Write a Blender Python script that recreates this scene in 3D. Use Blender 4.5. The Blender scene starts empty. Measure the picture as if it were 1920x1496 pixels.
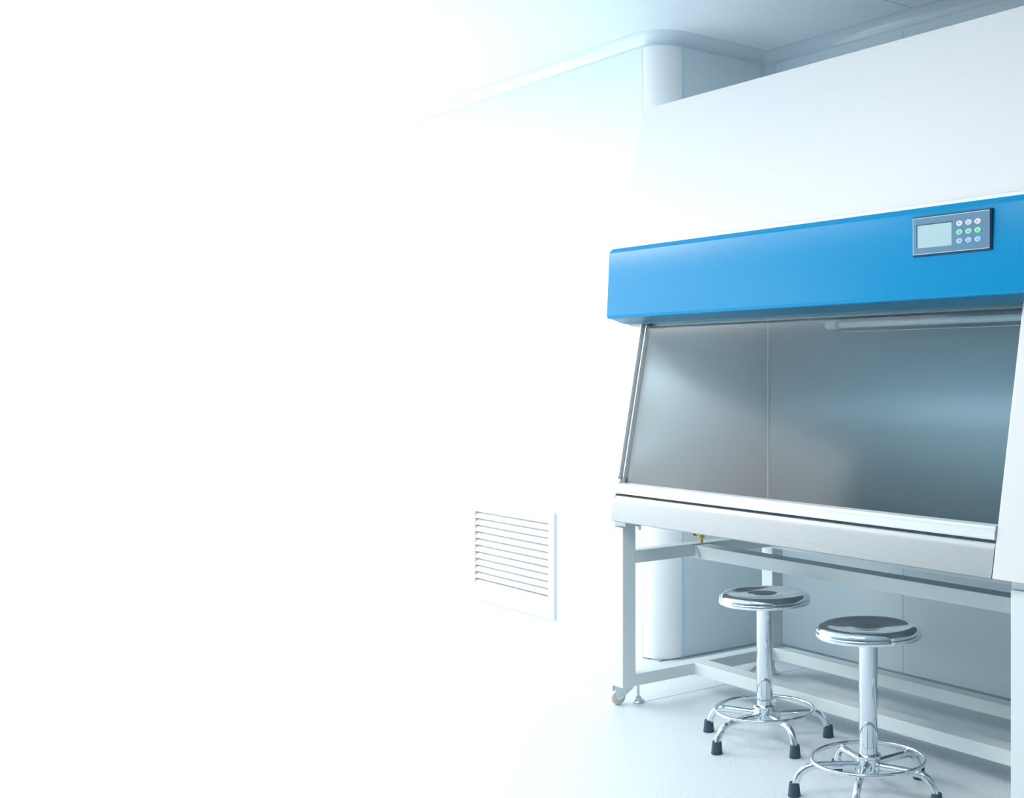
import bpy, bmesh, math
from mathutils import Vector, Matrix

scene = bpy.context.scene
COL = scene.collection
PI = math.pi

# ------------------------------------------------------------------ camera
CAM_H = 1.2
F_PX, PX, PY = 2343.0, 1460.0, 704.0
HEAD = math.atan2(2640, 2343)
cam_d = bpy.data.cameras.new('camera')
cam_d.sensor_fit = 'HORIZONTAL'
cam_d.sensor_width = 36.0
cam_d.lens = 36.0 * F_PX / 1920.0
cam_d.shift_x = (960.0 - PX) / 1920.0
cam_d.shift_y = (PY - 748.0) / 1920.0
cam_d.clip_start = 0.05
cam = bpy.data.objects.new('camera', cam_d)
cam.location = (0, 0, CAM_H)
cam.rotation_euler = (PI / 2, 0, HEAD)
COL.objects.link(cam)
scene.camera = cam

# ------------------------------------------------------------------ world, exposure
w = bpy.data.worlds.new('world')
scene.world = w
w.use_nodes = True
w.node_tree.nodes['Background'].inputs[0].default_value = (0.85, 0.94, 1, 1)
w.node_tree.nodes['Background'].inputs[1].default_value = 1.0
scene.view_settings.view_transform = 'Standard'
scene.view_settings.look = 'None'
scene.view_settings.gamma = 1.0
scene.view_settings.exposure = -0.45
scene.view_settings.use_curve_mapping = False
scene.cycles.use_denoising = True
scene.cycles.max_bounces = 10
scene.cycles.diffuse_bounces = 6
scene.cycles.glossy_bounces = 5
scene.cycles.transparent_max_bounces = 12
scene.cycles.sample_clamp_indirect = 8.0

# ------------------------------------------------------------------ room dimensions
ZC = 2.645           # ceiling
YF = 3.09            # face of the wall with the vent
XS = -4.235          # face of the short return wall
YB = 3.70            # face of the wall behind the cabinet
RC = 0.115           # radius of the rounded corner
CV = 0.05            # cove radius
XL, XR = -9.0, 1.6   # room ends
YR = -3.6            # rear of the room

# ------------------------------------------------------------------ lights
def area(name, loc, rot, sx, sy, watts, color=(1, 1, 1)):
    l = bpy.data.lights.new(name, 'AREA')
    l.shape = 'RECTANGLE'
    l.size, l.size_y = sx, sy
    l.energy = watts
    l.color = color
    o = bpy.data.objects.new(name, l)
    o.location = loc
    o.rotation_euler = rot
    COL.objects.link(o)
    return o

GLOW_L = 3.4          # radiance of the added glowing panel on the left
# added overhead fill lights, out of frame, no lamps known there
WARM = (1, 0.935, 0.875)
# four added rectangular area lights
area('overhead_fill', (-5.7, 0.36, ZC - 0.03), (0, 0, 0), 1.8, 0.8, 52, WARM)
area('overhead_fill', (-3.5, -0.1, ZC - 0.03), (0, 0, 0), 1.4, 0.7, 42, WARM)
area('overhead_fill', (-7.3, 0.6, ZC - 0.03), (0, 0, 0), 1.8, 1.2, 185, WARM)
area('overhead_fill', (-2.2, 0.95, ZC - 0.03), (0, 0, 0), 1.4, 0.6, 38, WARM)

# ------------------------------------------------------------------ materials
def mat(name, col, rough=0.5, metal=0.0, coat=0.0, spec=0.5, emit=None, es=0.0):
    m = bpy.data.materials.new(name)
    m.use_nodes = True
    b = m.node_tree.nodes['Principled BSDF']
    b.inputs['Base Color'].default_value = (*col, 1)
    b.inputs['Roughness'].default_value = rough
    b.inputs['Metallic'].default_value = metal
    b.inputs['Coat Weight'].default_value = coat
    b.inputs['Coat Roughness'].default_value = 0.08
    b.inputs['Specular IOR Level'].default_value = spec
    if emit:
        b.inputs['Emission Color'].default_value = (*emit, 1)
        b.inputs['Emission Strength'].default_value = es
    return m

def noise_tint(m, c1, c2, scale, detail=2.0, stretch=None, bump=0.0, lo=0.3, hi=0.7, rough=None):
    nt = m.node_tree
    b = nt.nodes['Principled BSDF']
    tc = nt.nodes.new('ShaderNodeTexCoord')
    mp = nt.nodes.new('ShaderNodeMapping')
    nz = nt.nodes.new('ShaderNodeTexNoise')
    cr = nt.nodes.new('ShaderNodeValToRGB')
    nt.links.new(tc.outputs['Object'], mp.inputs[0])
    if stretch:
        mp.inputs['Scale'].default_value = stretch
    nt.links.new(mp.outputs[0], nz.inputs['Vector'])
    nz.inputs['Scale'].default_value = scale
    nz.inputs['Detail'].default_value = detail
    nt.links.new(nz.outputs['Fac'], cr.inputs[0])
    cr.color_ramp.elements[0].position = lo
    cr.color_ramp.elements[1].position = hi
    cr.color_ramp.elements[0].color = (*c1, 1)
    cr.color_ramp.elements[1].color = (*c2, 1)
    nt.links.new(cr.outputs[0], b.inputs['Base Color'])
    if bump:
        bp = nt.nodes.new('ShaderNodeBump')
        bp.inputs['Strength'].default_value = bump
        bp.inputs['Distance'].default_value = 0.002
        nt.links.new(nz.outputs['Fac'], bp.inputs['Height'])
        nt.links.new(bp.outputs[0], b.inputs['Normal'])
    return cr

M = {}
M['wall'] = mat('wall_panel_paint', (0.70, 0.81, 0.865), 0.45)
noise_tint(M['wall'], (0.695, 0.805, 0.86), (0.705, 0.815, 0.87), 1.5)
M['far'] = mat('far_wall_paint', (0.32, 0.38, 0.42), 0.7)
M['ceil'] = mat('ceiling_panel_paint', (0.77, 0.86, 0.92), 0.40)
noise_tint(M['ceil'], (0.765, 0.855, 0.915), (0.775, 0.865, 0.925), 1.2)
M['post'] = mat('post_enamel', (0.88, 0.91, 0.94), 0.22, 0.0, 0.4)
M['cove'] = mat('cove_aluminium', (0.64, 0.75, 0.82), 0.25, 0.0, 0.3)
M['seam'] = mat('seam_sealant', (0.30, 0.40, 0.46), 0.7)
M['frame'] = mat('stand_enamel', (0.72, 0.81, 0.83), 0.35)
M['white'] = mat('cabinet_enamel', (0.75, 0.76, 0.77), 0.30)
noise_tint(M['white'], (0.745, 0.755, 0.765), (0.755, 0.765, 0.775), 2.0)
M['blue'] = mat('fascia_blue', (0.0, 0.25, 0.52), 0.5, 0.0, 0.42, 0.0)
M['blue'].node_tree.nodes['Principled BSDF'].inputs['Coat Roughness'].default_value = 0.2
M['underblue'] = mat('fascia_lip', (0.02, 0.15, 0.26), 0.35)
M['top_band'] = mat('dark_band_steel', (0.24, 0.33, 0.38), 0.4, 0.6)
M['steel'] = mat('brushed_steel', (0.32, 0.345, 0.36), 0.46, 0.85)
noise_tint(M['steel'], (0.305, 0.33, 0.345), (0.335, 0.36, 0.375), 30, 3, (1, 1, 14))
M['liner'] = mat('chamber_liner_steel', (0.58, 0.71, 0.79), 0.46, 0.36)
noise_tint(M['liner'], (0.55, 0.68, 0.76), (0.57, 0.70, 0.78), 25, 3, (1, 1, 16))
M['alu'] = mat('aluminium_extrusion', (0.78, 0.82, 0.84), 0.28, 0.35)
M['chrome'] = mat('polished_steel', (0.74, 0.80, 0.84), 0.06, 1.0)
M['zinc'] = mat('zinc_plate', (0.70, 0.78, 0.80), 0.3, 0.6)
M['rubber'] = mat('rubber', (0.035, 0.075, 0.12), 0.55)
M['beige'] = mat('nylon_wheel', (0.62, 0.60, 0.50), 0.45)
M['brass'] = mat('brass', (0.55, 0.45, 0.16), 0.3, 0.7)
M['red'] = mat('red_plastic', (0.55, 0.10, 0.15), 0.4)
M['panel'] = mat('keypad_membrane', (0.085, 0.21, 0.33), 0.40)
M['bezel'] = mat('keypad_bezel', (0.012, 0.05, 0.085), 0.30)
M['line'] = mat('keypad_border_line', (0.38, 0.60, 0.78), 0.4)
M['lcd'] = mat('display_glass', (0.40, 0.58, 0.62), 0.25)
M['b_white'] = mat('button_lavender', (0.66, 0.66, 0.80), 0.35)
M['b_green'] = mat('button_green', (0.25, 0.75, 0.50), 0.35)
M['b_blue'] = mat('button_blue', (0.32, 0.55, 0.90), 0.35)
M['m_violet'] = mat('mark_violet', (0.22, 0.22, 0.48), 0.4)
M['m_green'] = mat('mark_green', (0.02, 0.42, 0.25), 0.4)
M['m_blue'] = mat('mark_blue', (0.03, 0.20, 0.55), 0.4)
M['tube'] = mat('lamp_glass_tube', (0.70, 0.80, 0.84), 0.15, 0.0, 0.5)
M['cap'] = mat('lamp_socket', (0.74, 0.80, 0.78), 0.4)
M['dark'] = mat('dark_gap', (0.05, 0.09, 0.12), 0.6)
M['glow_panel_near'] = mat('glow_white_near', (0.9, 0.9, 0.9), 0.4, emit=(1.0, 0.97, 0.94), es=2.2)  # emissive surfaces added as light source for the left end
M['glow_panel'] = mat('glow_white', (0.9, 0.9, 0.9), 0.4, emit=(1.0, 0.94, 0.89), es=GLOW_L)

# floor: pale vinyl with fine speckle and a welded joint
fl = mat('speckled_vinyl', (0.6, 0.7, 0.76), 0.42)
nt = fl.node_tree
cr = noise_tint(fl, (0.50, 0.61, 0.68), (0.80, 0.86, 0.90), 260, 3, lo=0.36, hi=0.56)
M['floor'] = fl

# glass: mostly clear with a soft mirror
g = bpy.data.materials.new('sash_glass')
g.use_nodes = True
nt = g.node_tree
nt.nodes.clear()
out = nt.nodes.new('ShaderNodeOutputMaterial')
mx = nt.nodes.new('ShaderNodeMixShader')
tr = nt.nodes.new('ShaderNodeBsdfTransparent')
tr.inputs[0].default_value = (0.90, 0.95, 0.96, 1)
gl = nt.nodes.new('ShaderNodeBsdfGlossy')
gl.inputs['Roughness'].default_value = 0.09
lw = nt.nodes.new('ShaderNodeLayerWeight')
lw.inputs[0].default_value = 0.5
pw = nt.nodes.new('ShaderNodeMath'); pw.operation = 'POWER'; pw.inputs[1].default_value = 4.0
ad = nt.nodes.new('ShaderNodeMath'); ad.operation = 'MULTIPLY_ADD'; ad.inputs[1].default_value = 0.85; ad.inputs[2].default_value = 0.03
nt.links.new(lw.outputs['Facing'], pw.inputs[0])
nt.links.new(pw.outputs[0], ad.inputs[0])
nt.links.new(ad.outputs[0], mx.inputs[0])
nt.links.new(tr.outputs[0], mx.inputs[1])
nt.links.new(gl.outputs[0], mx.inputs[2])
nt.links.new(mx.outputs[0], out.inputs[0])
M['glass'] = g

# ------------------------------------------------------------------ mesh helpers
def new_bm():
    return bmesh.new()

def add_box(bm, x0, x1, y0, y1, z0, z1, bev=0.0, seg=2):
    t = bmesh.new()
    bmesh.ops.create_cube(t, size=1)
    for v in t.verts:
        v.co = Vector(((x0 + x1) / 2 + v.co.x * (x1 - x0), (y0 + y1) / 2 + v.co.y * (y1 - y0), (z0 + z1) / 2 + v.co.z * (z1 - z0)))
    if bev > 0:
        bmesh.ops.bevel(t, geom=t.edges[:], offset=bev, segments=seg, affect='EDGES', profile=0.5)
    merge(bm, t)

def merge(bm, t, mi=0):
    me = bpy.data.meshes.new('tmp')
    for f in t.faces:
        f.material_index = max(f.material_index, mi)
    t.to_mesh(me)
    t.free()
    bm.from_mesh(me)
    bpy.data.meshes.remove(me)

def add_prism_x(bm, prof, x0, x1, bev=0.0):
    """closed (y, z) outline swept along X"""
    t = bmesh.new()
    a = [t.verts.new((x0, y, z)) for y, z in prof]
    b = [t.verts.new((x1, y, z)) for y, z in prof]
    n = len(prof)
    t.faces.new(a)
    t.faces.new(b[::-1])
    for i in range(n):
        t.faces.new((a[i], b[i], b[(i + 1) % n], a[(i + 1) % n]))
    bmesh.ops.recalc_face_normals(t, faces=t.faces[:])
    if bev > 0:
        bmesh.ops.bevel(t, geom=t.edges[:], offset=bev, segments=2, affect='EDGES', profile=0.5)
    merge(bm, t)

def add_prism_z(bm, prof, z0, z1):
    t = bmesh.new()
    a = [t.verts.new((x, y, z0)) for x, y in prof]
    b = [t.verts.new((x, y, z1)) for x, y in prof]
    n = len(prof)
    t.faces.new(a)
    t.faces.new(b[::-1])
    for i in range(n):
        t.faces.new((a[i], b[i], b[(i + 1) % n], a[(i + 1) % n]))
    bmesh.ops.recalc_face_normals(t, faces=t.faces[:])
    merge(bm, t)

def add_lathe(bm, prof, seg=48, center=(0, 0, 0), mtx=None):
    """(r, z) profile spun about Z"""
    t = bmesh.new()
    rings = []
    for r, z in prof:
        if r < 1e-6:
            rings.append([t.verts.new((0, 0, z))])
        else:
            rings.append([t.verts.new((r * math.cos(2 * PI * k / seg), r * math.sin(2 * PI * k / seg), z)) for k in range(seg)])
    for i in range(len(rings) - 1):
        A, B = rings[i], rings[i + 1]
        for k in range(seg):
            k2 = (k + 1) % seg
            if len(A) == 1 and len(B) == 1:
                continue
            if len(A) == 1:
                t.faces.new((A[0], B[k], B[k2]))
            elif len(B) == 1:
                t.faces.new((A[k], A[k2], B[0]))
            else:
                t.faces.new((A[k], A[k2], B[k2], B[k]))
    bmesh.ops.recalc_face_normals(t, faces=t.faces[:])
    if mtx is not None:
        bmesh.ops.transform(t, matrix=mtx, verts=t.verts[:])
    bmesh.ops.translate(t, vec=Vector(center), verts=t.verts[:])
    merge(bm, t)

def add_tube(bm, pts, r, seg=20, closed=False):
    pts = [Vector(p) for p in pts]
    n = len(pts)
    rs = r if isinstance(r, (list, tuple)) else [r] * n
    t = bmesh.new()
    rings = []
    up = None
    for i, p in enumerate(pts):
        if closed:
            d = (pts[(i + 1) % n] - pts[i - 1]).normalized()
        else:
            d = (pts[min(i + 1, n - 1)] - pts[max(i - 1, 0)]).normalized()
        if up is None:
            up = Vector((0, 0, 1)) if abs(d.z) < 0.9 else Vector((1, 0, 0))
        s = d.cross(up).normalized()
        up = s.cross(d).normalized()
        rings.append([t.verts.new(p + (s * math.cos(2 * PI * k / seg) + up * math.sin(2 * PI * k / seg)) * rs[i]) for k in range(seg)])
    m = n if closed else n - 1
    for i in range(m):
        A, B = rings[i], rings[(i + 1) % n]
        for k in range(seg):
            t.faces.new((A[k], A[(k + 1) % seg], B[(k + 1) % seg], B[k]))
    if not closed:
        t.faces.new(rings[0][::-1])
        t.faces.new(rings[-1])
    bmesh.ops.recalc_face_normals(t, faces=t.faces[:])
    merge(bm, t)

def obj(name, bm, m, parent=None, smooth=False, angle=35, label=None):
    """link the bmesh (world coordinates) as one mesh, made local to its parent"""
    o = bpy.data.objects.new(name, bpy.data.meshes.new(name))
    off = Vector((0, 0, 0))
    p = parent
    while p is not None:
        off += Vector(p.location)
        p = p.parent
    bmesh.ops.translate(bm, vec=-off, verts=bm.verts[:])
    bm.to_mesh(o.data)
    bm.free()
    for x in (m if isinstance(m, (list, tuple)) else [m]):
        o.data.materials.append(x)
    if smooth:
        for f in o.data.polygons:
            f.use_smooth = True
        try:
            o.data.set_sharp_from_angle(angle=math.radians(angle))
        except Exception:
            pass
    COL.objects.link(o)
    if parent is not None:
        o.parent = parent
    if label:
        o['label'] = label
    return o

def empty(name, loc, label=None, cat=None, group=None):
    o = bpy.data.objects.new(name, None)
    o.empty_display_size = 0.1
    o.location = loc
    COL.objects.link(o)
    if label:
        o['label'] = label
        o['category'] = cat
    if group:
        o['group'] = group
    return o

def struct(name, bm, m, label=None, smooth=False, cat=None):
    o = obj(name, bm, m, None, smooth)
    o['kind'] = 'structure'
    if label:
        o['label'] = label
    if cat:
        o['category'] = cat
    return o

# ------------------------------------------------------------------ room shell
bm = new_bm(); add_box(bm, XL, XR, YR, YB, -0.1, 0.0)
struct('floor', bm, M['floor'], 'pale blue-grey speckled vinyl floor of the clean room', cat='floor')
bm = new_bm(); add_box(bm, XL, XR, YR, YB, ZC, ZC + 0.1)
struct('ceiling', bm, M['ceil'], 'smooth pale blue panel ceiling above the cabinet', cat='ceiling')

YW = YB + 0.1
bm = new_bm()
VO = (-5.86 + 0.045, -5.045 - 0.04, 0.13, 0.513)      # opening behind the vent
add_box(bm, XL, VO[0], YF, YW, 0.0, ZC)
add_box(bm, VO[1], XS - RC, YF, YW, 0.0, ZC)
add_box(bm, VO[0], VO[1], YF, YW, 0.0, VO[2])
add_box(bm, VO[0], VO[1], YF, YW, VO[3], ZC)
struct('wall_left', bm, M['wall'], 'bright white wall panel with the louvred vent', cat='wall')
# return wall (behind the rounded corner) and rounded corner post
bm = new_bm(); add_box(bm, XS - RC, XS, YF + RC, YW, 0.0, ZC)
struct('wall_side', bm, M['wall'], 'short blue-grey return wall left of the cabinet', cat='wall')
bm = new_bm()
prof = [(XS - RC, YF + RC)] + [(XS - RC + RC * math.sin(a * PI / 40), YF + RC - RC * math.cos(a * PI / 40)) for a in range(21)]
add_prism_z(bm, prof, 0.006, ZC)
struct('trim_1', bm, M['post'], 'glossy rounded white post on the outer wall corner', True, 'corner post')
bm = new_bm(); add_box(bm, XS - RC, XS - 0.014, YF + 0.014, YF + RC, 0, 0.006)
struct('trim_2', bm, M['seam'], 'thin dark foot below the rounded corner post', False, 'post foot')
# edge beads where the post meets the wall panels
bm = new_bm(); add_box(bm, XS - RC - 0.010, XS - RC, YF - 0.0012, YF, 0.0, ZC - CV)
struct('trim_3', bm, M['cove'], 'slim bead where the post meets the vent wall', False, 'trim')
bm = new_bm(); add_box(bm, XS, XS + 0.003, YF + RC, YF + RC + 0.012, 0.0, ZC - CV)
struct('trim_4', bm, M['cove'], 'slim bead where the post meets the return wall', False, 'trim')

JX = [-3.418, -2.24, -1.06, 0.12]
segs = [XS] + JX + [XR]
bm = new_bm()
for i in range(len(segs) - 1):
    a, b = segs[i], segs[i + 1]
    add_box(bm, a + (0.0015 if i else 0), b - 0.0015, YB, YW, 0.0, ZC)
add_box(bm, XS, XR, YB + 0.004, YW, 0, ZC)
struct('wall_back', bm, M['wall'], 'blue-grey panelled wall behind the cabinet', cat='wall')
# concave vertical cove in the inner corner
bm = new_bm()
prof = [(XS, YB)] + [(XS + CV - CV * math.cos(a * PI / 32), YB - CV + CV * math.sin(a * PI / 32)) for a in range(17)]
add_prism_z(bm, prof, 0.0, ZC - CV)
struct('trim_5', bm, M['cove'], 'concave vertical cove in the inner wall corner', True, 'cove')

def cove_path(d):
    """plan of the wall line moved d into the room"""
    P = [(XL, YF - d), (XS - RC, YF - d)]
    P += [(XS - RC + (RC + d) * math.sin(a * PI / 32), YF + RC - (RC + d) * math.cos(a * PI / 32)) for a in range(1, 17)]
    P += [(XS + d, YB - CV)]
    P += [(XS + CV - (CV - d) * math.cos(a * PI / 16), YB - CV + (CV - d) * math.sin(a * PI / 16)) for a in range(1, 9)]
    P += [(XR, YB - d)]
    return P
bm = new_bm()
rows = []
for k in range(13):
    a = k / 12 * PI / 2
    d, z = CV - CV * math.cos(a), ZC - CV + CV * math.sin(a)
    rows.append([bm.verts.new((x, y, z)) for x, y in cove_path(d)])
for A, B in zip(rows, rows[1:]):
    for i in range(len(A) - 1):
        bm.faces.new((A[i], A[i + 1], B[i + 1], B[i]))
# back side so that the strip has a body
low, top = rows[0], rows[-1]
cor = [bm.verts.new((x, y, ZC)) for x, y in cove_path(0.0)]
for i in range(len(low) - 1):
    bm.faces.new((low[i + 1], low[i], cor[i], cor[i + 1]))
    bm.faces.new((cor[i + 1], cor[i], top[i], top[i + 1]))
bmesh.ops.remove_doubles(bm, verts=bm.verts[:], dist=1e-5)
bmesh.ops.recalc_face_normals(bm, faces=bm.faces[:])
struct('trim_6', bm, M['cove'], 'rounded cove strip between walls and ceiling', True, 'cove')
# thin raised lip of the cove strip on the ceiling
def path_lip(name, d0, d1, z0, z1, m, label):
    bm = new_bm()
    a, b = cove_path(d0), cove_path(d1)
    va = [bm.verts.new((x, y, z0)) for x, y in a]
    vb = [bm.verts.new((x, y, z0)) for x, y in b]
    vc = [bm.verts.new((x, y, z1)) for x, y in b]
    vd = [bm.verts.new((x, y, z1)) for x, y in a]
    for i in range(len(a) - 1):
        for p, q in ((va, vb), (vb, vc), (vc, vd), (vd, va)):
            bm.faces.new((p[i], p[i + 1], q[i + 1], q[i]))
    bmesh.ops.recalc_face_normals(bm, faces=bm.faces[:])
    return struct(name, bm, m, label, False, 'trim')
path_lip('trim_7', 0.0, 0.0025, ZC - CV - 0.003, ZC - CV + 0.001, M['cove'], 'thin lower lip of the ceiling cove')
# dark sealant line along the foot of the walls
bm = new_bm(); add_box(bm, XS, XS + 0.004, YF + RC + 0.0, YB - 0.02, 0, 0.008)
struct('baseboard_side', bm, M['seam'], 'dark sealant line at the foot of the return wall', cat='baseboard')
bm = new_bm(); add_box(bm, XS + 0.02, XR, YB - 0.004, YB, 0, 0.008)
struct('baseboard_back', bm, M['seam'], 'dark sealant line at the foot of the back wall', cat='baseboard')
# welded joint in the floor sheet, ceiling panel joint
bm = new_bm(); add_box(bm, -3.768, -3.7655, 2.66, YB, 0.0, 0.0006)
struct('trim_8', bm, M['seam'], 'thin grey welded joint in the floor sheet', cat='floor joint')
bm = new_bm(); add_box(bm, -3.327, -3.3245, YR, YB - CV, ZC - 0.0006, ZC)
struct('trim_9', bm, M['seam'], 'thin joint line between ceiling panels', cat='ceiling joint')
# remaining walls of the room, behind and beside the camera
bm = new_bm(); add_box(bm, XR, XR + 0.1, YR, YW, 0, ZC)
struct('wall_right', bm, M['far'])
bm = new_bm(); add_box(bm, XL, XR, YR - 0.1, YR, 0, ZC)
struct('wall_rear', bm, M['far'])
# added glowing panels closing the left end, bleaching that side to white
bm = new_bm(); add_box(bm, XL - 0.05, XL, 1.0, YW, 0.0, ZC)
struct('glow_panel_1', bm, M['glow_panel_near'], 'added glowing white full-height panel at the far left', cat='glow_panel')
bm = new_bm(); add_box(bm, XL - 0.05, XL, YR, 1.0, 0.9, ZC)
struct('glow_panel_2', bm, M['glow_panel'])
bm = new_bm(); add_box(bm, XL - 0.05, XL, YR, 1.0, 0.0, 0.9)
struct('wall_far', bm, M['wall'])

# ------------------------------------------------------------------ wall vent
VX0, VX1, VZ0, VZ1 = -5.86, -5.045, 0.06, 0.56
IX0, IX1, IZ0, IZ1 = VX0 + 0.05, VX1 - 0.045, 0.135, 0.508
vent = empty('wall_vent', (-5.45, YF, VZ0), 'white louvred air vent low on the bright left wall', 'vent')
bm = new_bm()
add_box(bm, VX0, VX1, YF - 0.014, YF, IZ1, VZ1, 0.002)
add_box(bm, VX0, VX1, YF - 0.014, YF, VZ0, IZ0, 0.002)
add_box(bm, VX0, IX0, YF - 0.014, YF, IZ0, IZ1, 0.002)
add_box(bm, IX1, VX1, YF - 0.014, YF, IZ0, IZ1, 0.002)
obj('frame', bm, M['white'], vent)
bm = new_bm()
N = 11
st = (IZ1 - IZ0) / N
for i in range(N):
    z = IZ0 + i * st
    add_prism_x(bm, [(YF - 0.011, z + 0.001), (YF - 0.011, z + 0.005), (YF + 0.006, z + st - 0.008), (YF + 0.008, z + st - 0.011)], IX0 - 0.003, IX1 + 0.003)
obj('louvre_slats', bm, M['white'], vent)
bm = new_bm(); add_box(bm, IX0 - 0.004, IX1 + 0.004, YF + 0.014, YF + 0.016, IZ0 - 0.004, IZ1 + 0.004)
obj('backing', bm, M['white'], vent)

# ------------------------------------------------------------------ stand
LX0, LX1 = -3.800, -3.735      # left legs
RX0, RX1 = -1.997, -1.932      # right legs
FY0, FY1 = 2.565, 2.622        # front legs
BY0, BY1 = 3.281, 3.338        # rear legs
LZ = 0.073
stand = empty('cabinet_stand', (-2.87, 2.95, 0), 'pale grey tubular steel stand on casters under the cabinet', 'stand')
for x0, x1 in ((LX0, LX1), (RX0, RX1)):
    for y0, y1 in ((FY0, FY1), (BY0, BY1)):
        bm = new_bm(); add_box(bm, x0, x1, y0, y1, LZ, 0.652, 0.003)
        obj('leg', bm, M['frame'], stand)
    e = 0.003
    bm = new_bm(); add_box(bm, x0 - e, x1 + e, 2.5735, BY1 + 0.003, 0.6525, 0.6835, 0.002)
    obj('top_rail', bm, M['frame'], stand)
    bm = new_bm(); add_box(bm, x0 + 0.002, x1 - 0.001, FY1, BY0, LZ, 0.116, 0.002)
    obj('side_rail', bm, M['frame'], stand)
    bm = new_bm(); add_box(bm, x0 + 0.002, x1 - 0.001, FY1, BY0, 0.519, 0.565, 0.002)
    obj('side_rail', bm, M['frame'], stand)
for (y0, y1) in ((2.89, 2.957), (BY0, BY1)):
    for (z0, z1) in ((LZ, 0.117), (0.513, 0.560)):
        bm = new_bm(); add_box(bm, LX1 - 0.001, RX0 + 0.001, y0, y1, z0, z1, 0.002)
        obj('crossbeam', bm, M['frame'], stand)
# weld gusset where the upper crossbeam meets the left rail
bm = new_bm()
add_tube(bm, [(-3.722, 2.8885, 0.5575), (-3.700, 2.8885, 0.516)], 0.003, 8)
obj('weld_bead', bm, M['frame'], stand)
bm = new_bm()
add_lathe(bm, [(0, 0), (0.006, 0), (0.006, -0.008), (0.003, -0.014), (0, -0.014)], 12, (-3.727, 2.632, 0.6525))
obj('bolt', bm, M['zinc'], stand, True)

def caster(cx, cy, ang, foot):
    """swivel caster with nylon wheel, and a levelling foot beside it"""
    R = Matrix.Rotation(ang, 4, 'Z')
    def tf(bm):
        bmesh.ops.transform(bm, matrix=R, verts=bm.verts[:])
        bmesh.ops.translate(bm, vec=(cx, cy, 0), verts=bm.verts[:])
    bm = new_bm()
    add_box(bm, -0.03, 0.03, -0.03, 0.032, LZ - 0.005, LZ, 0.001)
    # fork: two shaped cheeks
    for sx in (-1, 1):
        t = bmesh.new()
        pr = [(-0.040, 0.068), (0.030, 0.068), (0.032, 0.058), (-0.016, 0.020), (-0.026, 0.018), (-0.034, 0.024), (-0.040, 0.045)]
        a = [t.verts.new((sx * 0.014 - 0.001, y, z)) for y, z in pr]
        b = [t.verts.new((sx * 0.014 + 0.001, y, z)) for y, z in pr]
        t.faces.new(a); t.faces.new(b[::-1])
        for i in range(len(pr)):
            j = (i + 1) % len(pr)
            t.faces.new((a[i], b[i], b[j], a[j]))
        bmesh.ops.recalc_face_normals(t, faces=t.faces[:])
        merge(bm, t)
    add_lathe(bm, [(0, -0.018), (0.004, -0.018), (0.004, 0.018), (0, 0.018)], 12, (0, -0.024, 0.028), Matrix.Rotation(PI / 2, 4, 'Y'))
    tf(bm)
    c = obj('caster', bm, M['zinc'], stand, True)
    bm = new_bm()
    add_lathe(bm, [(0, -0.010), (0.022, -0.010), (0.026, -0.008), (0.0275, -0.004), (0.0275, 0.004), (0.026, 0.008), (0.022, 0.010), (0, 0.010)], 32,
              (0, -0.024, 0.0275), Matrix.Rotation(PI / 2, 4, 'Y'))
    tf(bm)
    obj('wheel', bm, M['beige'], c, True)
    bm = new_bm()
    add_lathe(bm, [(0, 0.0), (0.022, 0.0), (0.024, 0.004), (0.021, 0.010), (0.012, 0.015), (0.010, 0.024), (0.006, 0.026), (0.005, LZ - 0.004), (0, LZ - 0.004)], 28, (foot[0], foot[1], 0))
    obj('levelling_foot', bm, M['zinc'], stand, True)

caster(-3.795, 2.612, math.radians(-12), (-3.775, 2.660))
caster(-3.812, 3.256, math.radians(-63), (-3.772, 3.318))
caster(-1.965, 2.612, math.radians(-12), (-1.965, 2.660))
caster(-1.965, 3.262, math.radians(40), (-1.965, 3.318))

# ------------------------------------------------------------------ cabinet
CX0, CX1 = -3.867, -1.925      # outer
OX0, OX1 = -3.760, -2.032      # opening
CB = 0.6845                    # underside
SL = 0.181                     # slope of the front, dy/dz
def fy(z, base=2.553):
    return base + (z - 0.79) * SL
cabinet = empty('biosafety_cabinet', (-2.896, 2.95, CB), 'white laboratory safety cabinet with a blue fascia and sloping glass front', 'cabinet')
YBK = 3.36
# side panels (white wings with sloping front edge)
for x0, x1 in ((CX0, OX0), (OX1, CX1)):
    bm = new_bm()
    prof = [(fy(0.679), 0.679), (fy(1.66), 1.66), (YBK, 1.66), (YBK, 0.6845), (2.568, 0.6845), (2.568, 0.679)]
    add_prism_x(bm, prof, x0, x1, 0.0025)
    obj('side_panel', bm, M['white'], cabinet)
# upper body with sloping face
bm = new_bm()
prof = [(2.628, 1.668), (2.7505, 2.205), (YBK, 2.205), (YBK, 1.662), (2.628, 1.662)]
add_prism_x(bm, prof, CX0, CX1, 0.002)
obj('upper_housing', bm, M['white'], cabinet)
# silver trim strip under it
bm = new_bm()
add_prism_x(bm, [(2.614, 1.664), (2.612, 1.668), (2.614, 1.677), (2.624, 1.681), (2.636, 1.681), (2.636, 1.664)], CX0 + 0.004, CX1 - 0.004, 0.0008)
obj('trim_strip', bm, M['alu'], cabinet)
# blue fascia box
bm = new_bm()
prof = [(2.610, 1.6675), (2.6015, 1.6585), (2.598, 1.6545), (2.596, 1.650), (2.585, 1.420), (2.587, 1.412), (2.593, 1.4085), (2.64, 1.4085), (2.64, 1.6675)]
add_prism_x(bm, prof, CX0 - 0.001, CX1 + 0.001, 0.0012)
fascia = obj('fascia', bm, M['blue'], cabinet, True, 12)
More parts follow.
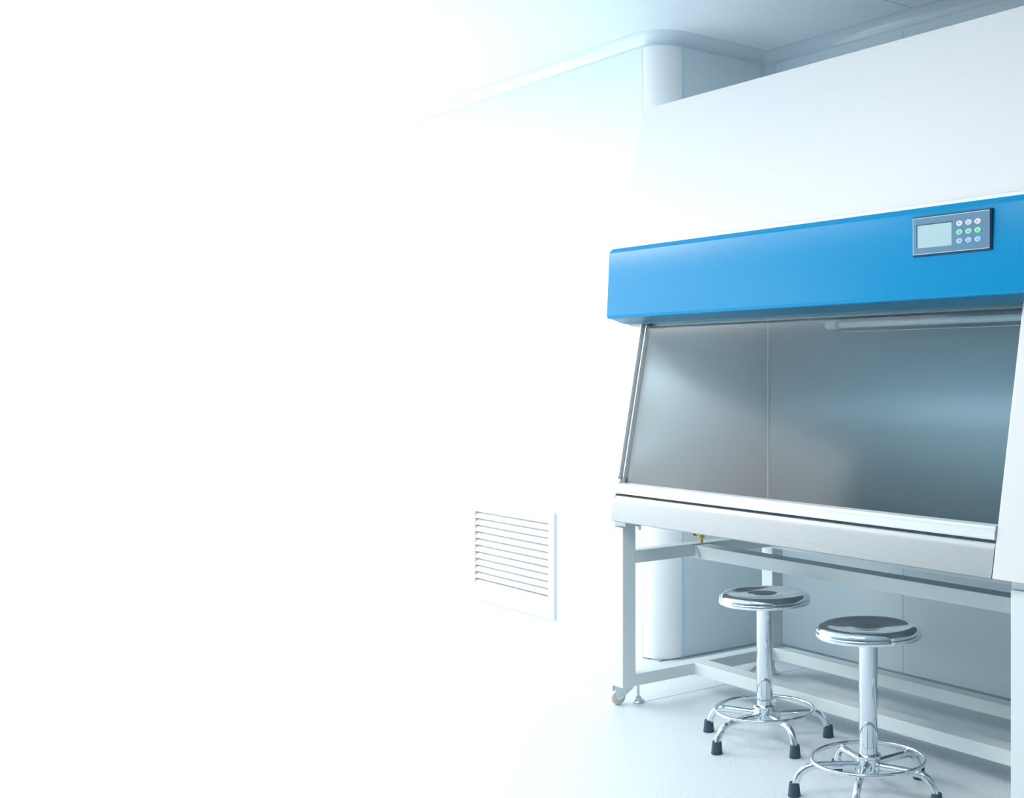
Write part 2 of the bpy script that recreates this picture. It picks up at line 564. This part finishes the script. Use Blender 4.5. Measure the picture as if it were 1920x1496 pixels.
# inner lip below the fascia, slanting back to the glass
bm = new_bm()
add_prism_x(bm, [(2.593, 1.4085), (2.652, 1.391), (2.655, 1.391), (2.655, 1.4085)], CX0 + 0.012, CX1 - 0.012)
add_prism_x(bm, [(2.655, 1.3885), (2.662, 1.3885), (2.662, 1.4085), (2.655, 1.4085)], OX0 + 0.001, OX1 - 0.001)
obj('fascia_lip', bm, M['underblue'], fascia)
bm = new_bm()
add_box(bm, OX0, OX1, 2.690, 3.28, 1.415, 1.43)
obj('chamber_ceiling', bm, M['liner'], cabinet)
bm = new_bm(); add_box(bm, OX0 + 0.001, OX1 - 0.001, 2.690, 2.700, 1.380, 1.4145)  # dark steel band across the top of the chamber
obj('chamber_top_band', bm, M['top_band'], cabinet)
# steel chamber: left, right, back and deck in one folded sheet
bm = new_bm()
ci = 0.012
rr = 0.010
t = bmesh.new()
path = [(OX0 + 0.001, 2.62)]
path += [(OX0 + 0.001, 3.28 - rr)] + [(OX0 + 0.001 + rr - rr * math.cos(a * PI / 12), 3.28 - rr + rr * math.sin(a * PI / 12)) for a in range(1, 7)]
path += [(OX1 - 0.001 - rr, 3.28)] + [(OX1 - 0.001 - rr + rr * math.sin(a * PI / 12), 3.28 - rr + rr * math.cos(a * PI / 12)) for a in range(1, 7)]
path += [(OX1 - 0.001, 2.62)]
lo = []; hi = []
for i, (x, y) in enumerate(path):
    y0 = y; y1 = y
    if y == 2.62:
        y0 = fy(0.73) + 0.06; y1 = fy(1.43) + 0.03
    lo.append(t.verts.new((x, y0, 0.7045))); hi.append(t.verts.new((x, y1, 1.43)))
for i in range(len(path) - 1):
    t.faces.new((lo[i], hi[i], hi[i + 1], lo[i + 1]))
merge(bm, t)
o = obj('chamber_liner', bm, M['liner'], cabinet, True, 40)
sm = o.modifiers.new('thickness', 'SOLIDIFY'); sm.thickness = 0.0008; sm.offset = 1
bm = new_bm(); add_box(bm, OX0 + 0.002, OX1 - 0.002, 2.60, 3.279, 0.6985, 0.704, 0.001)
obj('work_surface', bm, M['steel'], cabinet)
bm = new_bm(); add_box(bm, OX0 + 0.002, OX1 - 0.002, 2.60, YBK - 0.01, CB + 0.001, 0.698, 0.001)
obj('bottom_pan', bm, M['steel'], cabinet)
bm = new_bm(); add_box(bm, OX0 + 0.002, OX1 - 0.002, 3.30, YBK, 0.714, 1.66, 0.001)
obj('rear_panel', bm, M['white'], cabinet)
# bright strip standing in for the highlight in the chamber's left rear corner
bm = new_bm(); add_tube(bm, [(OX0 + 0.0085, 3.271, 0.705), (OX0 + 0.0085, 3.271, 1.414)], 0.0042, 10)
obj('corner_highlight', bm, M['alu'], cabinet, True)
# stainless apron with rolled top edge
bm = new_bm()
prof = [(2.535, 0.677), (2.533, 0.680), (2.5455, 0.750), (2.548, 0.760), (2.5525, 0.767), (2.560, 0.7705), (2.60, 0.7705), (2.60, 0.715), (2.571, 0.700), (2.567, 0.677)]
add_prism_x(bm, prof, OX0 + 0.0015, OX1 - 0.0015, 0.0)
obj('apron', bm, M['steel'], cabinet, True, 20)
# sliding sash: glass pane with aluminium rails
def gy(z):
    return fy(z) + 0.012
sash = empty('sash', (0, 0, 0))
sash.parent = cabinet
bm = new_bm()
zb, zt = 0.806, 1.386
add_prism_x(bm, [(gy(zb), zb), (gy(zt), zt), (gy(zt) + 0.005, zt), (gy(zb) + 0.005, zb)], OX0 + 0.024, OX1 - 0.006)
COLP = -Vector(cabinet.location)
def sub(name, bm, m, parent, smooth=False, angle=35, label=None):
    return obj(name, bm, m, parent, smooth, angle, label)
sub('glass_pane', bm, M['glass'], sash)
bm = new_bm()
y0 = fy(0.79) - 0.004
prof = [(y0, 0.7765), (y0 - 0.002, 0.781), (y0 - 0.001, 0.799), (y0 + 0.004, 0.802), (y0 + 0.002, 0.8045), (y0 + 0.003, 0.811), (y0 + 0.012, 0.8145), (y0 + 0.026, 0.8145), (y0 + 0.026, 0.7765)]
add_prism_x(bm, prof, OX0 + 0.010, OX1 - 0.003)
sub('bottom_rail', bm, M['alu'], sash, True, 25)
bm = new_bm()
add_prism_x(bm, [(gy(zb) - 0.004, zb + 0.008), (gy(zt) - 0.004, zt), (gy(zt) + 0.008, zt), (gy(zb) + 0.008, zb + 0.008)], OX0 + 0.021, OX0 + 0.0255)
sub('edge_strip', bm, M['alu'], sash)
# guide channels on both sides of the opening
bm = new_bm()
add_prism_x(bm, [(fy(0.775) - 0.001, 0.775), (fy(0.79) - 0.001, 0.79), (fy(1.40) - 0.001, 1.40), (fy(1.40) + 0.012, 1.40), (fy(0.775) + 0.012, 0.775)], OX0, OX0 + 0.006)
add_prism_x(bm, [(fy(0.775) + 0.012, 0.775), (fy(1.40) + 0.012, 1.40), (fy(1.40) + 0.034, 1.40), (fy(0.775) + 0.034, 0.775)], OX0, OX0 + 0.003)
obj('guide_channel', bm, M['alu'], cabinet)
bm = new_bm()
add_prism_x(bm, [(gy(0.8) + 0.011, 0.80), (gy(1.40) + 0.011, 1.40), (gy(1.40) + 0.016, 1.40), (gy(0.8) + 0.016, 0.80)], OX0 + 0.003, OX0 + 0.0205)
obj('seal_strip', bm, M['steel'], cabinet)
bm = new_bm()
zc_ = 0.815
add_box(bm, OX0 + 0.003, OX0 + 0.024, fy(zc_) - 0.005, fy(zc_) + 0.006, zc_, zc_ + 0.012, 0.001)
add_box(bm, OX0 + 0.005, OX0 + 0.014, fy(zc_) - 0.004, fy(zc_) + 0.008, zc_ + 0.012, zc_ + 0.026, 0.001)
add_lathe(bm, [(0, 0), (0.003, 0), (0.003, 0.002), (0, 0.002)], 10, (OX0 + 0.010, fy(zc_) - 0.004, zc_ + 0.018), Matrix.Rotation(PI / 2, 4, 'X'))
obj('stop_bracket', bm, M['alu'], cabinet)

# control panel on the fascia
PYF = 2.594
kx0, kx1, kz0, kz1 = -2.3525, -2.0745, 1.5290, 1.6390
def frustum(bm, x0, x1, z0, z1, ya, yb, inset):
    t = bmesh.new()
    A = [t.verts.new(p) for p in ((x0, ya, z0), (x1, ya, z0), (x1, ya, z1), (x0, ya, z1))]
    B = [t.verts.new(p) for p in ((x0 + inset, yb, z0 + inset), (x1 - inset, yb, z0 + inset), (x1 - inset, yb, z1 - inset), (x0 + inset, yb, z1 - inset))]
    t.faces.new(A); t.faces.new(B[::-1])
    for i in range(4):
        t.faces.new((A[i], A[(i + 1) % 4], B[(i + 1) % 4], B[i]))
    bmesh.ops.recalc_face_normals(t, faces=t.faces[:])
    merge(bm, t)
bm = new_bm()
add_box(bm, kx0, kx1, PYF - 0.008, PYF + 0.004, kz0, kz1, 0.001)
frustum(bm, kx0 + 0.001, kx1 - 0.001, kz0 + 0.001, kz1 - 0.001, PYF - 0.008, PYF - 0.0115, 0.003)
kp = obj('control_panel', bm, M['bezel'], cabinet)
bm = new_bm()
yk = PYF - 0.0115
add_box(bm, kx0 + 0.0045, kx1 - 0.0045, yk - 0.0004, yk + 0.001, kz0 + 0.0045, kz1 - 0.0045)
obj('border_line', bm, M['line'], kp)
bm = new_bm()
add_box(bm, kx0 + 0.0065, kx1 - 0.0065, yk - 0.0008, yk + 0.001, kz0 + 0.0065, kz1 - 0.0065)
obj('membrane', bm, M['panel'], kp)
KX0, KX1, KZ0, KZ1 = -2.331, -2.207, 1.551, 1.6135
bm = new_bm()
add_box(bm, KX0, KX1, yk - 0.0012, yk + 0.0006, KZ0, KZ1)
obj('display', bm, M['lcd'], kp)
bm = new_bm()
for a in ((KX0 - 0.002, KX1 + 0.002, KZ1, KZ1 + 0.002), (KX0 - 0.002, KX0, KZ0, KZ1)):
    add_box(bm, a[0], a[1], yk - 0.0022, yk, a[2], a[3])
obj('display_edge', bm, M['bezel'], kp)

def button(cx, cz, m, mm, kind):
    bm = new_bm()
    add_lathe(bm, [(0.0, 0.0018), (0.0075, 0.0018), (0.0092, 0.0012), (0.0096, 0), (0, 0)], 28, (cx, yk - 0.0008, cz), Matrix.Rotation(PI / 2, 4, 'X') @ Matrix.Diagonal((1.17, 0.80, 1, 1)))
    yy = yk - 0.0008 - 0.0022
    n0 = len(bm.faces)
    cx -= 0.0018
    if kind == 'ring':
        pts = [(cx + 0.0026 * math.cos(k * PI / 8), yy, cz + 0.0026 * math.sin(k * PI / 8)) for k in range(16)]
        add_tube(bm, pts, 0.0005, 6, True)
    elif kind == 'dot':
        add_lathe(bm, [(0, 0.0006), (0.0024, 0.0006), (0.0024, 0), (0, 0)], 16, (cx - 0.001, yy + 0.0006, cz), Matrix.Rotation(PI / 2, 4, 'X'))
    elif kind == 'square':
        add_tube(bm, [(cx - 0.002, yy, cz - 0.002), (cx + 0.002, yy, cz - 0.002), (cx + 0.002, yy, cz + 0.0022), (cx - 0.002, yy, cz + 0.0022)], 0.0005, 6, True)
    elif kind == 'chevron':
        add_tube(bm, [(cx - 0.001, yy, cz + 0.002), (cx + 0.0014, yy, cz - 0.0018), (cx + 0.0038, yy, cz + 0.002)], 0.0005, 6)
    elif kind == 'arrow':
        add_tube(bm, [(cx - 0.002, yy, cz - 0.0018), (cx + 0.0006, yy, cz + 0.002), (cx + 0.0030, yy, cz - 0.0018)], 0.0005, 6, True)
    elif kind == 'bar':
        add_tube(bm, [(cx - 0.002, yy, cz + 0.0022), (cx - 0.002, yy, cz - 0.0018), (cx + 0.002, yy, cz - 0.0018)], 0.0006, 6)
    bm.faces.ensure_lookup_table()
    for f in bm.faces[n0:]:
        f.material_index = 1
    return obj('button', bm, [m, mm], kp, True)
kinds = [['square', 'ring', 'dot'], ['ring', 'ring', 'square'], ['arrow', 'bar', 'chevron']]
rowm = [('b_white', 'm_violet'), ('b_green', 'm_green'), ('b_blue', 'm_blue')]
for r in range(3):
    for c in range(3):
        button(-2.1795 + c * 0.0314, 1.6075 - r * 0.0236, M[rowm[r][0]], M[rowm[r][1]], kinds[r][c])

# lamp tube inside the chamber
LY, LZt = 3.235, 1.3865
bm = new_bm(); add_tube(bm, [(-3.30, LY, LZt), (-2.12, LY, LZt)], 0.0125, 20)
lt = obj('lamp_tube', bm, M['tube'], cabinet, True)
for x0, x1 in ((-3.372, -3.315), (-2.105, -2.05)):
    bm = new_bm()
    s = 1 if x0 < -3 else -1
    add_tube(bm, [(x0, LY, LZt), (x0 + 0.004, LY, LZt), (x1, LY, LZt)], [0.013, 0.0155, 0.0155], 24)
    add_box(bm, x0 + 0.012, x1, LY + 0.008, 3.28, LZt - 0.012, LZt + 0.012, 0.002)
    add_box(bm, (x0 if s > 0 else x1) - 0.0012, (x0 if s > 0 else x1) + 0.0012, LY - 0.006, LY - 0.001, LZt + 0.001, LZt + 0.004)
    obj('lamp_socket', bm, M['cap'], lt, True)
bm = new_bm(); add_prism_x(bm, [(3.245, LZt - 0.024), (3.25, LZt - 0.027), (3.279, LZt - 0.020), (3.279, LZt - 0.016)], -3.325, -2.10)
obj('lamp_bracket', bm, M['alu'], lt)

# brass drain valve under the chamber
vx, vy = -3.535, 2.765
bm = new_bm()
add_lathe(bm, [(0, 0.69), (0.010, 0.69), (0.010, 0.658), (0.013, 0.655), (0.013, 0.620), (0.010, 0.617), (0, 0.617)], 8, (vx, vy, 0))
add_tube(bm, [(vx, vy, 0.633), (vx - 0.028, vy, 0.633)], 0.007, 8)
dv = obj('drain_valve', bm, M['brass'], cabinet)
bm = new_bm(); add_lathe(bm, [(0, 0.620), (0.0075, 0.620), (0.0075, 0.604), (0.006, 0.600), (0, 0.600)], 16, (vx, vy, 0))
obj('spout', bm, M['brass'], dv, True)
bm = new_bm()
for k in range(5):
    a = 2 * PI * k / 5
    add_lathe(bm, [(0, 0.004), (0.0045, 0.002), (0.0045, -0.002), (0, -0.004)], 10, (vx - 0.031, vy + 0.008 * math.cos(a), 0.633 + 0.008 * math.sin(a)), Matrix.Rotation(PI / 2, 4, 'Y'))
add_tube(bm, [(vx - 0.034, vy, 0.633), (vx - 0.026, vy, 0.633)], 0.006, 10)
obj('handle', bm, M['red'], dv, True, label='small red hand wheel')

# ------------------------------------------------------------------ stools
def make_stool(label):
    t = empty('round_stool', (0, 0, 0), label, 'stool', 'chrome lab stools under the cabinet')
    bm = new_bm()
    add_lathe(bm, [(0, 0.4735), (0.018, 0.4738), (0.034, 0.4765), (0.050, 0.4800), (0.068, 0.4812), (0.090, 0.4822), (0.112, 0.4850), (0.126, 0.4868), (0.136, 0.4862),
                   (0.144, 0.4825), (0.1490, 0.4765), (0.1505, 0.4715), (0.1480, 0.4690), (0.1475, 0.4680), (0.1515, 0.4655), (0.1520, 0.4600), (0.1515, 0.4545), (0.1495, 0.4530),
                   (0.1480, 0.4540), (0.1470, 0.4650), (0.140, 0.4740), (0.10, 0.474), (0.06, 0.468), (0.0, 0.4680)], 96)
    obj('seat', bm, M['chrome'], t, True, 60)
    bm = new_bm()
    add_lathe(bm, [(0, 0.468), (0.0272, 0.468), (0.0272, 0.1405), (0.0255, 0.1375), (0, 0.1375)], 48)
    obj('column', bm, M['chrome'], t, True)
    bm = new_bm()
    add_lathe(bm, [(0, 0.139), (0.0264, 0.139), (0.0264, 0.112), (0, 0.112)], 48)
    obj('sleeve', bm, M['chrome'], t, True)
    bm = new_bm()
    add_lathe(bm, [(0, 0.119), (0.031, 0.119), (0.0375, 0.115), (0.0375, 0.109), (0.0335, 0.106), (0.0335, 0.070), (0.031, 0.070), (0.031, 0.062), (0, 0.062)], 48)
    # arched collars where the legs enter
    for k in range(5):
        a = math.radians(72 * k)
        add_tube(bm, [(0.026 * math.cos(a), 0.026 * math.sin(a), 0.086), (0.0385 * math.cos(a), 0.0385 * math.sin(a), 0.086)], 0.0165, 20)
    obj('hub', bm, M['chrome'], t, True)
    bm = new_bm()
    add_tube(bm, [(0.162 * math.cos(2 * PI * k / 96), 0.162 * math.sin(2 * PI * k / 96), 0.103) for k in range(96)], 0.0062, 14, True)
    obj('foot_ring', bm, M['chrome'], t, True)
    for k in range(5):
        a = math.radians(72 * k)
        c, s = math.cos(a), math.sin(a)
        prof = [(0.030, 0.086), (0.08, 0.086), (0.13, 0.0858), (0.152, 0.0855)]
        for q in range(1, 13):
            b = q / 12 * math.radians(80)
            prof.append((0.152 + 0.056 * math.sin(b), 0.0855 - 0.056 * (1 - math.cos(b)) ))
        prof += [(0.2125, 0.028)]
        bm = new_bm()
        add_tube(bm, [(r * c, r * s, z) for r, z in prof], 0.0110, 18)
        add_tube(bm, [(0.162 * c, 0.162 * s, 0.094), (0.162 * c, 0.162 * s, 0.108)], 0.004, 10)
        leg = obj('leg', bm, M['chrome'], t, True, 60)
        bm = new_bm()
        add_lathe(bm, [(0, 0), (0.0175, 0), (0.0188, 0.003), (0.0175, 0.010), (0.0150, 0.038), (0.0140, 0.040), (0.0112, 0.040), (0, 0.038)], 28, (0.213 * c, 0.213 * s, 0))
        obj('rubber_foot', bm, M['rubber'], leg, True, label='dark slate rubber foot')
    return t

def dup(root, label):
    r = root.copy(); COL.objects.link(r)
    r['label'] = label
    for ch in list(root.children):
        c = ch.copy(); COL.objects.link(c); c.parent = r
        for gch in ch.children:
            d = gch.copy(); COL.objects.link(d); d.parent = c
    return r

s1 = make_stool('round chrome stool farther left, standing in front of the stand near its left end')
s2 = dup(s1, 'nearer round chrome stool at the right, cut by the bottom of the photo')
s1.location = (-3.109, 2.698, 0); s1.rotation_euler = (0, 0, math.radians(-14.5))
s2.location = (-2.509, 2.570, 0); s2.rotation_euler = (0, 0, math.radians(17))
